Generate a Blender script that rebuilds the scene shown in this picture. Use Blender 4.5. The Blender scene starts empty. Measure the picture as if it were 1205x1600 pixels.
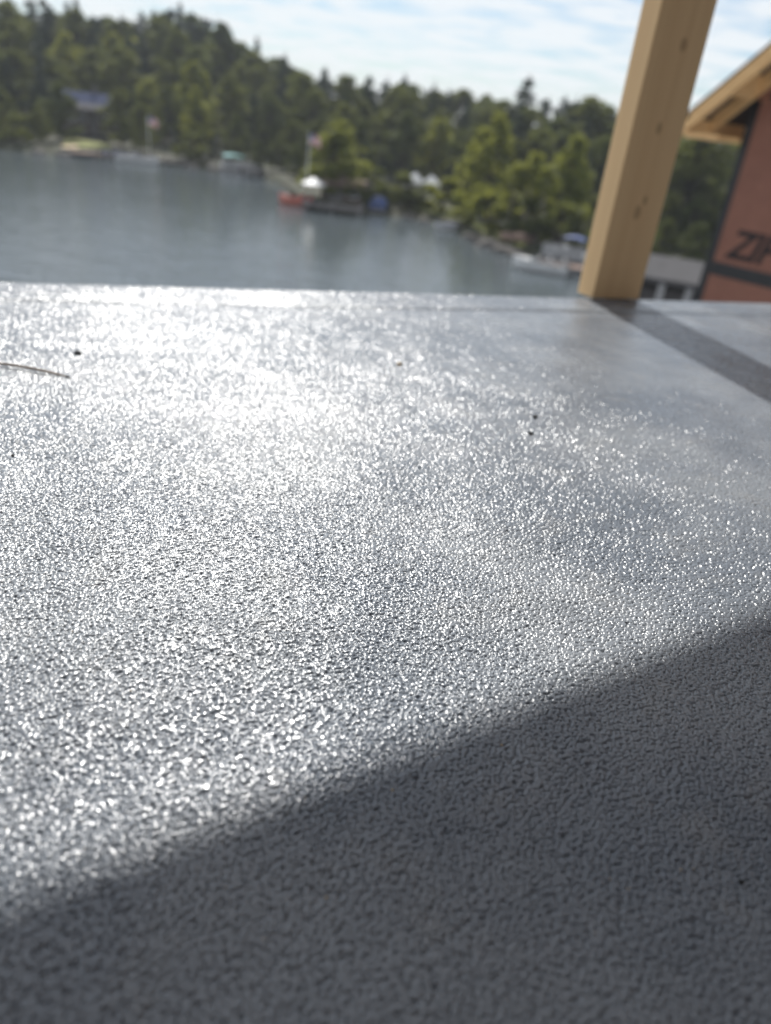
import bpy, math, random
import numpy as np
from mathutils import Vector, Matrix

scene = bpy.context.scene
C = scene.collection
random.seed(7)
rng = np.random.default_rng(7)

# ------------------------------------------------------------------ camera
PITCH, ROLL, CAM_H = 28.0, 7.0, 0.212
PW, PH, FPX = 1205.0, 1600.0, 1155.0
_p, _r = math.radians(PITCH), math.radians(ROLL)
_F = Vector((0, math.cos(_p), -math.sin(_p)))
_R0 = Vector((1, 0, 0))
_U0 = _R0.cross(_F)
_R = _R0 * math.cos(_r) + _U0 * math.sin(_r)
_U = -_R0 * math.sin(_r) + _U0 * math.cos(_r)
cam_d = bpy.data.cameras.new('camera')
cam = bpy.data.objects.new('camera', cam_d)
C.objects.link(cam)
m3 = Matrix((_R, _U, -_F)).transposed()
cam.matrix_world = Matrix.Translation((0, 0, CAM_H)) @ m3.to_4x4()
cam_d.sensor_fit = 'VERTICAL'
cam_d.sensor_height = 36.0
cam_d.lens = FPX / PH * 36.0
cam_d.clip_start = 0.01
cam_d.clip_end = 3000
cam_d.dof.use_dof = True
cam_d.dof.focus_distance = 0.375
cam_d.dof.aperture_fstop = 5.6
cam_d.dof.aperture_blades = 0
scene.camera = cam

# ------------------------------------------------------------------ sky, sun, exposure
SUN_AZ, SUN_EL = math.radians(-14.0), math.radians(46.0)     # azimuth from +Y, towards +X
world = bpy.data.worlds.new('World')
scene.world = world
world.use_nodes = True
nt = world.node_tree
for n in list(nt.nodes):
    nt.nodes.remove(n)
wout = nt.nodes.new('ShaderNodeOutputWorld')
bg = nt.nodes.new('ShaderNodeBackground')
sky = nt.nodes.new('ShaderNodeTexSky')
sky.sky_type = 'NISHITA'
sky.sun_disc = False
sky.sun_elevation = SUN_EL
sky.sun_rotation = SUN_AZ
sky.air_density = 1.0
sky.dust_density = 0.4
sky.ozone_density = 2.0
bg.inputs['Strength'].default_value = 0.072
# thin broken cloud sheet, laid out on a plane high above the lake
tc = nt.nodes.new('ShaderNodeTexCoord')
sep = nt.nodes.new('ShaderNodeSeparateXYZ')
nt.links.new(tc.outputs['Generated'], sep.inputs[0])


def wmath(op, a, b=None):
    n = nt.nodes.new('ShaderNodeMath')
    n.operation = op
    for i, v in enumerate((a, b)):
        if v is None:
            continue
        if isinstance(v, (int, float)):
            n.inputs[i].default_value = v
        else:
            nt.links.new(v, n.inputs[i])
    return n.outputs[0]


den = wmath('ADD', wmath('MAXIMUM', sep.outputs[2], 0.0), 0.12)
comb = nt.nodes.new('ShaderNodeCombineXYZ')
nt.links.new(wmath('DIVIDE', sep.outputs[0], den), comb.inputs[0])
nt.links.new(wmath('DIVIDE', sep.outputs[1], den), comb.inputs[1])
cn = nt.nodes.new('ShaderNodeTexNoise')
cn.inputs['Scale'].default_value = 2.6
cn.inputs['Detail'].default_value = 7
cn.inputs['Roughness'].default_value = 0.58
cn.inputs['Distortion'].default_value = 0.4
cmap = nt.nodes.new('ShaderNodeMapping')
cmap.inputs['Scale'].default_value = (1.0, 1.7, 1.0)
cmap.inputs['Rotation'].default_value = (0, 0, 0.25)
nt.links.new(comb.outputs[0], cmap.inputs['Vector'])
nt.links.new(cmap.outputs[0], cn.inputs['Vector'])
cr = nt.nodes.new('ShaderNodeValToRGB')
cr.color_ramp.elements[0].position = 0.31
cr.color_ramp.elements[0].color = (0, 0, 0, 1)
cr.color_ramp.elements[1].position = 0.54
cr.color_ramp.elements[1].color = (1, 1, 1, 1)
nt.links.new(cn.outputs['Fac'], cr.inputs[0])
mixc = nt.nodes.new('ShaderNodeMix')
mixc.data_type = 'RGBA'
nt.links.new(wmath('MULTIPLY', cr.outputs[0], 0.85), mixc.inputs[0])
tint = nt.nodes.new('ShaderNodeMix')          # the camera's cool white balance
tint.data_type = 'RGBA'
tint.blend_type = 'MULTIPLY'
tint.inputs[0].default_value = 1.0
nt.links.new(sky.outputs[0], tint.inputs[6])
tint.inputs[7].default_value = (0.88, 1.0, 1.1, 1)
nt.links.new(tint.outputs[2], mixc.inputs[6])
mixc.inputs[7].default_value = (10.6, 10.9, 11.1, 1)
nt.links.new(mixc.outputs[2], bg.inputs['Color'])
nt.links.new(bg.outputs[0], wout.inputs[0])

sun_dir = Vector((math.sin(SUN_AZ) * math.cos(SUN_EL), math.cos(SUN_AZ) * math.cos(SUN_EL), math.sin(SUN_EL)))
sd = bpy.data.lights.new('sun', 'SUN')
sd.energy = 4.5
sd.angle = math.radians(0.53)
sd.color = (1.0, 0.97, 0.92)
sun = bpy.data.objects.new('sun', sd)
C.objects.link(sun)
sun.rotation_euler = sun_dir.to_track_quat('Z', 'Y').to_euler()

vs = scene.view_settings
vs.view_transform = 'Standard'
vs.look = 'None'
vs.exposure = 0.32
vs.gamma = 1.0
scene.cycles.use_denoising = True
scene.cycles.feature_set = 'EXPERIMENTAL'       # adaptive dicing of the pebbled deck membrane
scene.cycles.dicing_rate = 0.8
scene.cycles.sample_clamp_direct = 6.0
scene.cycles.sample_clamp_indirect = 4.0
vs.use_curve_mapping = False


# ------------------------------------------------------------------ helpers
def ray(x, y):
    d = _F * FPX + _R * (x - PW / 2) - _U * (y - PH / 2)
    return d.normalized()


def at_z(x, y, z):
    d = ray(x, y)
    t = (z - CAM_H) / d.z
    return Vector((d.x * t, d.y * t, z))


def at_d(x, y, dist):
    d = ray(x, y)
    t = dist / math.hypot(d.x, d.y)
    return Vector((d.x * t, d.y * t, CAM_H + d.z * t))


def lerp_tab(tab, x):
    if x <= tab[0][0]:
        return tab[0][1]
    for (a, va), (b, vb) in zip(tab, tab[1:]):
        if x <= b:
            return va + (vb - va) * (x - a) / (b - a)
    return tab[-1][1]


class MB:
    """collects shapes, builds one mesh object"""

    def __init__(self):
        self.v, self.f, self.mi, self.sm = [], [], [], []

    def add(self, vs_, fs_, mi=0, smooth=False):
        o = len(self.v)
        self.v += [tuple(v) for v in vs_]
        for f in fs_:
            self.f.append(tuple(i + o for i in f))
            self.mi.append(mi)
            self.sm.append(smooth)
        return self

    def box(self, lo, hi, mi=0, M=None):
        x0, y0, z0 = lo
        x1, y1, z1 = hi
        vs_ = [Vector(c) for c in ((x0, y0, z0), (x1, y0, z0), (x1, y1, z0), (x0, y1, z0),
                                   (x0, y0, z1), (x1, y0, z1), (x1, y1, z1), (x0, y1, z1))]
        if M is not None:
            vs_ = [M @ v for v in vs_]
        return self.add(vs_, [(0, 3, 2, 1), (4, 5, 6, 7), (0, 1, 5, 4), (1, 2, 6, 5), (2, 3, 7, 6), (3, 0, 4, 7)], mi)

    def tube(self, pts, rad, n=8, mi=0, smooth=True):
        pts = [Vector(p) for p in pts]
        if not hasattr(rad, '__len__'):
            rad = [rad] * len(pts)
        vs_, fs_ = [], []
        for i, p in enumerate(pts):
            d = (pts[min(i + 1, len(pts) - 1)] - pts[max(i - 1, 0)]).normalized()
            a = d.orthogonal().normalized() if abs(d.z) > 0.9 else Vector((0, 0, 1)).cross(d).normalized()
            b = d.cross(a)
            for k in range(n):
                t = 2 * math.pi * k / n
                vs_.append(p + (a * math.cos(t) + b * math.sin(t)) * rad[i])
        for i in range(len(pts) - 1):
            for k in range(n):
                fs_.append((i * n + k, i * n + (k + 1) % n, (i + 1) * n + (k + 1) % n, (i + 1) * n + k))
        fs_.append(tuple(range(n))[::-1])
        fs_.append(tuple(range((len(pts) - 1) * n, len(pts) * n)))
        return self.add(vs_, fs_, mi, smooth)

    def loft(self, rings, mi=0, smooth=True, caps=True, closed=True):
        n = len(rings[0])
        vs_ = [v for r_ in rings for v in r_]
        fs_ = []
        for i in range(len(rings) - 1):
            for k in range(n if closed else n - 1):
                fs_.append((i * n + k, i * n + (k + 1) % n, (i + 1) * n + (k + 1) % n, (i + 1) * n + k))
        if caps:
            fs_.append(tuple(range(n))[::-1])
            fs_.append(tuple(range((len(rings) - 1) * n, len(rings) * n)))
        return self.add(vs_, fs_, mi, smooth)

    def mesh(self, name):
        me = bpy.data.meshes.new(name)
        me.from_pydata(self.v, [], self.f)
        me.polygons.foreach_set('material_index', self.mi)
        me.polygons.foreach_set('use_smooth', self.sm)
        me.update()
        return me

    def build(self, name, mats, parent=None, bevel=0.0):
        me = self.mesh(name)
        for m in (mats if isinstance(mats, (list, tuple)) else [mats]):
            me.materials.append(m)
        o = bpy.data.objects.new(name, me)
        C.objects.link(o)
        o.parent = parent
        if bevel:
            b = o.modifiers.new('edges', 'BEVEL')
            b.width = bevel
            b.segments = 2
            b.limit_method = 'ANGLE'
        return o


def tag(o, label, cat=None, group=None, kind=None):
    o['label'] = label
    if cat:
        o['category'] = cat
    if group:
        o['group'] = group
    if kind:
        o['kind'] = kind
    return o


def empty(name, loc, rz=0.0):
    o = bpy.data.objects.new(name, None)
    C.objects.link(o)
    o.location = loc
    o.rotation_euler = (0, 0, rz)
    o.empty_display_size = 0.1
    return o


class Mat:
    """small wrapper for node materials"""

    def __init__(self, name):
        self.m = bpy.data.materials.new(name)
        self.m.use_nodes = True
        self.t = self.m.node_tree
        self.b = self.t.nodes['Principled BSDF']
        self.out = self.t.nodes['Material Output']

    def n(self, typ, **kw):
        nd = self.t.nodes.new(typ)
        for k, v in kw.items():
            if k[0] == '_':
                setattr(nd, k[1:], v)
            else:
                nd.inputs[k.replace('__', ' ')].default_value = v
        return nd

    def link(self, a, b):
        self.t.links.new(a, b)

    def math(self, op, a, b=None, clamp=False):
        n = self.t.nodes.new('ShaderNodeMath')
        n.operation = op
        n.use_clamp = clamp
        for i, v in enumerate((a, b)):
            if v is None:
                continue
            if isinstance(v, (int, float)):
                n.inputs[i].default_value = v
            else:
                self.link(v, n.inputs[i])
        return n.outputs[0]

    def maprange(self, v, a, b, c=0.0, d=1.0, smooth=True):
        n = self.t.nodes.new('ShaderNodeMapRange')
        n.interpolation_type = 'SMOOTHSTEP' if smooth else 'LINEAR'
        self.link(v, n.inputs[0])
        for i, x in enumerate((a, b, c, d)):
            n.inputs[i + 1].default_value = x
        return n.outputs[0]

    def noise(self, scale, detail=2.0, rough=0.5, vec=None, dist=0.0, dims='3D'):
        n = self.n('ShaderNodeTexNoise', _noise_dimensions=dims, Scale=scale, Detail=detail, Roughness=rough, Distortion=dist)
        if vec is not None:
            self.link(vec, n.inputs['Vector'])
        return n.outputs['Fac']

    def obj(self):
        return self.t.nodes.new('ShaderNodeTexCoord').outputs['Object']

    def mapping(self, vec, scale=(1, 1, 1), rot=(0, 0, 0), loc=(0, 0, 0)):
        n = self.t.nodes.new('ShaderNodeMapping')
        self.link(vec, n.inputs['Vector'])
        n.inputs['Scale'].default_value = scale
        n.inputs['Rotation'].default_value = rot
        n.inputs['Location'].default_value = loc
        return n.outputs[0]

    def mix(self, fac, a, b):
        n = self.t.nodes.new('ShaderNodeMix')
        n.data_type = 'RGBA'
        if isinstance(fac, (int, float)):
            n.inputs[0].default_value = fac
        else:
            self.link(fac, n.inputs[0])
        for i, v in ((6, a), (7, b)):
            if isinstance(v, (tuple, list)):
                n.inputs[i].default_value = (*v, 1)
            else:
                self.link(v, n.inputs[i])
        return n.outputs[2]

    def bump(self, h, dist, strength=1.0, normal=None):
        n = self.n('ShaderNodeBump', Strength=strength, Distance=dist)
        self.link(h, n.inputs['Height'])
        if normal is not None:
            self.link(normal, n.inputs['Normal'])
        return n.outputs[0]


def plain(name, col, rough=0.6, var=0.12, scale=6.0, metal=0.0, bump=0.0, coat=0.0, spec=0.5):
    """base colour with a little wear"""
    M = Mat(name)
    v = M.obj()
    f = M.noise(scale, 4, 0.6, v)
    dark = tuple(c * (1 - var) for c in col)
    lite = tuple(min(1, c * (1 + var)) for c in col)
    M.link(M.mix(M.maprange(f, 0.3, 0.7), dark, lite), M.b.inputs['Base Color'])
    M.b.inputs['Roughness'].default_value = rough
    M.b.inputs['Metallic'].default_value = metal
    M.b.inputs['Coat Weight'].default_value = coat
    M.b.inputs['Specular IOR Level'].default_value = spec
    if bump:
        M.link(M.bump(M.noise(scale * 8, 3, 0.6, v), bump), M.b.inputs['Normal'])
    return M.m


# ------------------------------------------------------------------ materials
def mat_membrane():
    M = Mat('pebbled_grey_membrane')
    v = M.obj()
    # packed rounded pebbles of uneven size with narrow grooves and a few flat or missing ones
    wn = M.n('ShaderNodeTexNoise', _noise_dimensions='2D', Scale=260.0, Detail=1.0)
    M.link(v, wn.inputs['Vector'])
    ws = M.n('ShaderNodeVectorMath', _operation='SCALE', Scale=0.0022)
    M.link(wn.outputs['Color'], ws.inputs[0])
    wv = M.n('ShaderNodeVectorMath', _operation='ADD')
    M.link(v, wv.inputs[0])
    M.link(ws.outputs[0], wv.inputs[1])
    vo = M.n('ShaderNodeTexVoronoi', _voronoi_dimensions='2D', _feature='SMOOTH_F1', Scale=560.0, Smoothness=0.35, Randomness=1.0)
    M.link(wv.outputs[0], vo.inputs['Vector'])
    d2 = M.math('POWER', vo.outputs['Distance'], 2.0)
    sepc = M.n('ShaderNodeSeparateColor')
    M.link(vo.outputs['Color'], sepc.inputs[0])
    tall = M.math('ADD', M.math('MULTIPLY', M.math('POWER', sepc.outputs[0], 2.0), 1.2), 0.4)
    dome = M.math('MULTIPLY', M.math('MULTIPLY', d2, -1.9), tall)
    pit = M.maprange(M.noise(640, 1.0, 0.5, v, dims='2D'), 0.28, 0.47)
    h = M.math('ADD', dome, M.math('MULTIPLY', pit, 1.25))
    nb = M.bump(M.noise(14, 1, 0.5, v, dims='2D'), 0.003, 1.0)
    M.link(nb, M.b.inputs['Normal'])
    M.link(nb, M.b.inputs['Coat Normal'])
    dp = M.n('ShaderNodeDisplacement', Midlevel=1.0, Scale=0.0005)
    M.link(h, dp.inputs['Height'])
    M.link(dp.outputs[0], M.out.inputs['Displacement'])
    M.m.displacement_method = 'DISPLACEMENT'
    stain = M.noise(5.5, 4, 0.62, v, dims='2D')
    dust = M.noise(28, 3, 0.6, v, dims='2D')
    c = M.mix(M.maprange(stain, 0.32, 0.68), (0.128, 0.149, 0.178), (0.200, 0.219, 0.242))
    c = M.mix(M.math('MULTIPLY', M.maprange(dust, 0.55, 0.8), 0.3), c, (0.24, 0.24, 0.235))
    M.link(c, M.b.inputs['Base Color'])
    rg = M.maprange(stain, 0.3, 0.7, 0.22, 0.29)
    M.link(rg, M.b.inputs['Roughness'])
    M.b.inputs['Specular IOR Level'].default_value = 0.45
    M.b.inputs['Coat Weight'].default_value = 0.26
    M.b.inputs['Coat Roughness'].default_value = 0.12
    return M.m


def mat_wood(name, base, dark, knots=(), axis='Z'):
    M = Mat(name)
    v = M.obj()
    sc = {'Z': (60, 60, 1.6), 'X': (1.6, 60, 60), 'Y': (60, 1.6, 60)}[axis]
    g = M.noise(1.0, 4, 0.6, M.mapping(v, sc), 0.6)
    broad = M.noise(1.0, 3, 0.55, M.mapping(v, tuple(s * 0.22 for s in sc)), 0.8)
    c = M.mix(M.maprange(g, 0.35, 0.7), base, tuple(0.6 * b + 0.4 * d for b, d in zip(base, dark)))
    c = M.mix(M.math('MULTIPLY', M.maprange(broad, 0.5, 0.72), 0.45), c, dark)
    for (kx, ky, kz, rad) in knots:
        sub = M.n('ShaderNodeVectorMath', _operation='SUBTRACT')
        M.link(v, sub.inputs[0])
        sub.inputs[1].default_value = (kx, ky, kz)
        sca = M.n('ShaderNodeVectorMath', _operation='MULTIPLY')
        M.link(sub.outputs[0], sca.inputs[0])
        sca.inputs[1].default_value = (1, 0.0, 0.62)
        ln = M.n('ShaderNodeVectorMath', _operation='LENGTH')
        M.link(sca.outputs[0], ln.inputs[0])
        d = M.math('ADD', ln.outputs['Value'], M.math('MULTIPLY', M.math('SUBTRACT', g, 0.5), rad * 0.8))
        c = M.mix(M.maprange(d, rad * 0.45, rad, 0.5, 0.0), c, (0.24, 0.12, 0.06))
    M.link(c, M.b.inputs['Base Color'])
    M.b.inputs['Roughness'].default_value = 0.62
    M.link(M.bump(g, 0.0006), M.b.inputs['Normal'])
    return M.m


def mat_sheathing():
    M = Mat('red_brown_sheathing')
    v = M.obj()
    f = M.noise(3.0, 5, 0.65, v)
    flake = M.n('ShaderNodeTexVoronoi', Scale=38.0)
    M.link(v, flake.inputs['Vector'])
    c = M.mix(M.maprange(f, 0.3, 0.7), (0.205, 0.090, 0.061), (0.25, 0.112, 0.076))
    c = M.mix(M.math('MULTIPLY', M.maprange(flake.outputs['Distance'], 0.2, 0.9), 0.25), c, (0.16, 0.05, 0.04))
    M.link(c, M.b.inputs['Base Color'])
    M.b.inputs['Roughness'].default_value = 0.65
    M.link(M.bump(flake.outputs['Distance'], 0.0015), M.b.inputs['Normal'])
    return M.m


def mat_water():
    M = Mat('lake_water')
    v = M.obj()
    a = M.noise(1.0, 3, 0.55, M.mapping(v, (0.55, 0.9, 1), (0, 0, 0.35)), 0.5)
    b = M.noise(1.0, 3, 0.55, M.mapping(v, (2.1, 3.4, 1), (0, 0, -0.2)), 0.4)
    calm = M.maprange(M.noise(1.0, 3, 0.5, M.mapping(v, (0.03, 0.02, 1), (0, 0, 0.3))), 0.35, 0.65, 0.45, 1.0)
    h = M.math('ADD', M.math('MULTIPLY', a, 1.0), M.math('MULTIPLY', b, 0.32))
    nn = M.n('ShaderNodeBump', Distance=0.10)
    M.link(h, nn.inputs['Height'])
    M.link(calm, nn.inputs['Strength'])
    M.link(nn.outputs[0], M.b.inputs['Normal'])
    M.b.inputs['Base Color'].default_value = (0.080, 0.097, 0.108, 1)
    M.b.inputs['Roughness'].default_value = 0.06
    M.b.inputs['IOR'].default_value = 1.333
    return M.m


def mat_leaf(name, a, b, trans=0.5, tcol=None):
    M = Mat(name)
    oi = M.n('ShaderNodeObjectInfo')
    geo = M.n('ShaderNodeNewGeometry')
    f = M.math('ADD', M.math('MULTIPLY', geo.outputs['Random Per Island'], 0.35), M.math('MULTIPLY', oi.outputs['Random'], 0.65))
    c = M.mix(f, a, b)
    M.link(c, M.b.inputs['Base Color'])
    M.b.inputs['Roughness'].default_value = 0.6
    M.b.inputs['Specular IOR Level'].default_value = 0.3
    tr = M.n('ShaderNodeBsdfTranslucent')
    if tcol:
        M.link(M.mix(0.55, c, tcol), tr.inputs['Color'])
    else:
        M.link(c, tr.inputs['Color'])
    mx = M.n('ShaderNodeMixShader', Fac=trans)
    M.link(M.b.outputs[0], mx.inputs[1])
    M.link(tr.outputs[0], mx.inputs[2])
    M.link(mx.outputs[0], M.out.inputs['Surface'])
    return M.m


def mat_ground():
    M = Mat('forest_floor')
    v = M.obj()
    f = M.noise(0.25, 6, 0.65, v)
    c = M.mix(M.maprange(f, 0.35, 0.65), (0.025, 0.032, 0.014), (0.048, 0.044, 0.024))
    M.link(c, M.b.inputs['Base Color'])
    M.b.inputs['Roughness'].default_value = 0.95
    return M.m


MEMBRANE = mat_membrane()
SHEATH = mat_sheathing()
TAPE = plain('black_seam_tape', (0.012, 0.013, 0.016), 0.32, 0.3, 20, bump=0.001)
INK = plain('dark_print_ink', (0.018, 0.012, 0.013), 0.7, 0.3, 30)
FLASH = plain('white_drip_flashing', (0.62, 0.64, 0.66), 0.3, 0.05, 8)
STUD = mat_wood('framing_lumber', (0.74, 0.47, 0.22), (0.54, 0.31, 0.13), axis='X')
OSB = plain('strand_board', (0.16, 0.12, 0.085), 0.8, 0.3, 25)
BARK = plain('bark', (0.06, 0.048, 0.04), 0.95, 0.35, 3)
BIRCH = plain('pale_bark', (0.30, 0.27, 0.22), 0.9, 0.35, 4)
PINE = mat_leaf('pine_needles', (0.026, 0.042, 0.028), (0.058, 0.076, 0.040), 0.28)
LEAF = mat_leaf('broad_leaves', (0.058, 0.086, 0.034), (0.19, 0.20, 0.052), 0.52, (0.13, 0.14, 0.03))
LIME = mat_leaf('yellow_green_leaves', (0.135, 0.170, 0.038), (0.205, 0.222, 0.048), 0.58, (0.34, 0.33, 0.05))
WATER = mat_water()
GROUND = mat_ground()
WHITEP = plain('white_paint', (0.72, 0.72, 0.72), 0.35, 0.05, 2)
GREYWOOD = plain('weathered_dock_boards', (0.15, 0.14, 0.14), 0.9, 0.25, 5)
TANWOOD = plain('tan_dock_boards', (0.22, 0.15, 0.12), 0.9, 0.2, 5)
ROOFBLUE = plain('slate_blue_shingles', (0.06, 0.07, 0.12), 1.0, 0.2, 4, spec=0.05)
ROOFGREY = plain('grey_roof', (0.085, 0.083, 0.086), 1.0, 0.12, 3, spec=0.05)
SIDING = plain('brown_siding', (0.10, 0.075, 0.06), 0.8, 0.2, 3)
GLASS = plain('dark_window_glass', (0.02, 0.025, 0.03), 0.08, 0.2, 2)
RED = plain('red_cloth', (0.52, 0.07, 0.06), 0.7, 0.1, 3)
SALMON = plain('salmon_gelcoat', (0.58, 0.19, 0.14), 0.3, 0.08, 2, coat=0.4)
BLUE = plain('blue_cloth', (0.04, 0.07, 0.20), 0.65, 0.15, 3)
NAVY = plain('flag_blue', (0.03, 0.04, 0.16), 0.7, 0.1, 3)
TEAL = plain('turquoise_cloth', (0.16, 0.42, 0.42), 0.65, 0.1, 3)
METAL = plain('aluminium', (0.36, 0.36, 0.37), 0.5, 0.1, 3, metal=0.5)
DARK = plain('dark_plastic', (0.02, 0.02, 0.023), 0.4, 0.2, 3)
LAWN = plain('lawn_grass', (0.16, 0.17, 0.045), 0.95, 0.25, 1.2)
SAND = plain('pale_sand', (0.42, 0.33, 0.22), 0.95, 0.12, 1.2)
ROCKM = plain('shore_rock', (0.12, 0.11, 0.10), 0.9, 0.35, 2)
NEEDLE = plain('dry_pine_needle', (0.12, 0.075, 0.04), 0.6, 0.2, 60)
SPECK = plain('dirt', (0.02, 0.02, 0.02), 0.8, 0.3, 200)
CHAFF = plain('pale_wood_chip', (0.5, 0.38, 0.22), 0.8, 0.2, 200)

# ------------------------------------------------------------------ setting: water and far shore
WZ = -7.8
shore_px = [(-420, 170), (-200, 203), (-80, 222), (0, 233), (90, 243), (180, 249), (240, 256), (330, 266), (420, 281), (452, 300), (470, 326),
            (560, 333), (640, 340), (690, 352), (745, 375), (780, 392), (815, 402), (905, 418), (1000, 432), (1205, 462), (1500, 500), (1800, 560)]
SHORE = []
for (sx, sy) in shore_px:
    P = at_z(sx, sy, WZ)
    SHORE.append((math.atan2(P.x, P.y), math.hypot(P.x, P.y)))
sky_px = [(-420, -90), (-200, -50), (-80, -25), (0, 6), (100, 18), (180, 42), (290, 22), (345, 50), (400, 85), (450, 95), (540, 121), (620, 130),
          (740, 147), (830, 148), (880, 158), (960, 166), (1060, 176), (1205, 185), (1500, 220), (1800, 250)]
sky_px = [(x, y - (18 if x < 360 else 8)) for x, y in sky_px]
SKYL = []
HILL_T = 58.0
for (sx, sy) in sky_px:
    d = ray(sx, sy)
    SKYL.append((math.atan2(d.x, d.y), d.z / math.hypot(d.x, d.y)))


def shore_r(az):
    return lerp_tab(SHORE, az)


def smooth01(t):
    t = max(0.0, min(1.0, t))
    return t * t * (3 - 2 * t)


def hill_top(az):
    return CAM_H + lerp_tab(SKYL, az) * (shore_r(az) + HILL_T) - 14.5


def ground_z(az, R):
    t = R - shore_r(az)
    if t < 0:
        return WZ - 0.6 * min(1, -t / 2.0)
    bank = 0.7 * smooth01(t / 1.6)
    slope = max(hill_top(az) - WZ - 0.7, 1.0) * smooth01((t - 4) / (HILL_T - 4))
    return WZ + bank + slope + 0.15 * math.sin(R * 0.9 + az * 60)


water = MB().add([(-900, 2.5, WZ), (900, 2.5, WZ), (900, 900, WZ), (-900, 900, WZ)], [(0, 1, 2, 3)]).build('lake', WATER)
tag(water, 'rippled grey lake water below the deck', None, kind='structure')
g = MB()
ts = [-6, -2, -0.6, 0, 0.4, 0.9, 1.6, 3, 6, 10, 16, 24, 34, 46, 58, 90, 200, 700]
AZS = [math.radians(a) for a in np.linspace(-58, 75, 150)]
vv = []
for az in AZS:
    for t in ts:
        R = shore_r(az) + t
        z = ground_z(az, R)
        vv.append((math.sin(az) * R, math.cos(az) * R, z))
ff = []
nT = len(ts)
for i in range(len(AZS) - 1):
    for k in range(nT - 1):
        ff.append((i * nT + k, (i + 1) * nT + k, (i + 1) * nT + k + 1, i * nT + k + 1))
g.add(vv, [f[::-1] for f in ff], smooth=True)
hill = g.build('hillside_ground', GROUND)
tag(hill, 'dark wooded hillside ground along the far shore', None, kind='structure')


def on_shore(px, py_any, t):
    """a place on land, t metres behind the shore line, along the bearing of a column of the view"""
    d = ray(px, py_any)
    az = math.atan2(d.x, d.y)
    R = shore_r(az) + t
    return Vector((math.sin(az) * R, math.cos(az) * R, ground_z(az, R))), az


# ------------------------------------------------------------------ setting: deck
EDGE_A = at_z(0, 440, 0)
EDGE_B = at_z(1205, 474, 0)
eu = (EDGE_B - EDGE_A).normalized()           # along the far edge, to the right
en = Vector((-eu.y, eu.x, 0))                 # outwards over the lake
E_ANG = math.atan2(eu.y, eu.x)
E0 = EDGE_A + eu * 0.6
deck = empty('deck', (E0.x, E0.y, 0), E_ANG)
tag(deck, 'grey pebbled waterproof deck surface close to the lens', None, kind='structure')
# local x along edge, local y outwards
sl = []
gx, gy = 52, 26
mb = MB().add([(-2.6 + 5.2 * i / gx, -2.6 + (2.6 - 0.07) * j / gy, 0.0) for i in range(gx + 1) for j in range(gy + 1)],
              [(i * (gy + 1) + j, (i + 1) * (gy + 1) + j, (i + 1) * (gy + 1) + j + 1, i * (gy + 1) + j + 1) for i in range(gx) for j in range(gy)], smooth=True)
dm = mb.build('membrane', MEMBRANE, deck)


def dice(o):
    sb = o.modifiers.new('dice', 'SUBSURF')
    sb.subdivision_type = 'SIMPLE'
    sb.levels = 0
    sb.render_levels = 1
    o.cycles.use_adaptive_subdivision = True


dice(dm)


MB().box((-2.6, -2.6, -0.04), (2.6, -0.004, -0.004)).build('subfloor', STUD, deck)
# strip of membrane turned over the edge, its inner lip slightly lifted
rings = []
for i in range(61):
    x = -2.6 + 5.2 * i / 60
    w = 0.0012 * math.sin(x * 9) + 0.0009 * math.sin(x * 23 + 1)
    yi = -0.088 + w
    lift = 0.0012 + 0.0006 * math.sin(x * 5.1 + 0.4)
    rings.append([Vector((x, yi, 0.0003)), Vector((x, yi + 0.004, 0.5 * lift)), Vector((x, yi + 0.008, lift)), Vector((x, yi + 0.013, lift * 0.7)), Vector((x, yi + 0.02, 0.0006)),
                  Vector((x, -0.034, 0.0006)), Vector((x, -0.022, 0.0012)), Vector((x, -0.014, 0.0014)), Vector((x, -0.008, 0.0010)),
                  Vector((x, -0.003, -0.0004)), Vector((x, 0.001, -0.003)), Vector((x, 0.0035, -0.008)), Vector((x, 0.004, -0.03)),
                  Vector((x, -0.002, -0.03)), Vector((x, -0.002, -0.0006))])
st = MB().loft(rings).build('edge_strip', MEMBRANE, deck)
dice(st)
MB().box((-2.6, 0.0048, -0.14), (2.6, 0.0075, -0.008)).box((-2.6, 0.0055, -0.145), (2.6, 0.02, -0.140)).build('drip_edge', FLASH, deck)
MB().box((-2.6, -0.04, -0.30), (2.6, 0.004, -0.042)).build('rim_board', STUD, deck)
for i in range(9):
    x = -2.5 + i * 0.6
    MB().box((x, -2.6, -0.29), (x + 0.038, -0.042, -0.042)).build('joist', STUD, deck)

# ------------------------------------------------------------------ post at the deck edge
ARR = at_z(925, 466, 0.003)
PRT = at_z(998, 468.5, 0.003)
PWID = 0.089
post = empty('wooden_post', (ARR.x, ARR.y, 0.0028), E_ANG)
POSTM = mat_wood('post_lumber', (0.80, 0.55, 0.29), (0.66, 0.41, 0.20),
                 knots=((0.045, 0, 0.125, 0.0085), (0.053, 0, 0.142, 0.006), (0.046, 0, 0.235, 0.0065), (0.052, 0, 0.335, 0.008), (0.030, 0, 0.42, 0.006)))
ROOF_Z = 1.5
pb = MB().box((0, 0, 0), (PWID, 0.040, ROOF_Z - 0.003)).build('stud', POSTM, post, bevel=0.002)
tag(post, 'pale lumber post with small knots at the deck edge', 'post')

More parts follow.
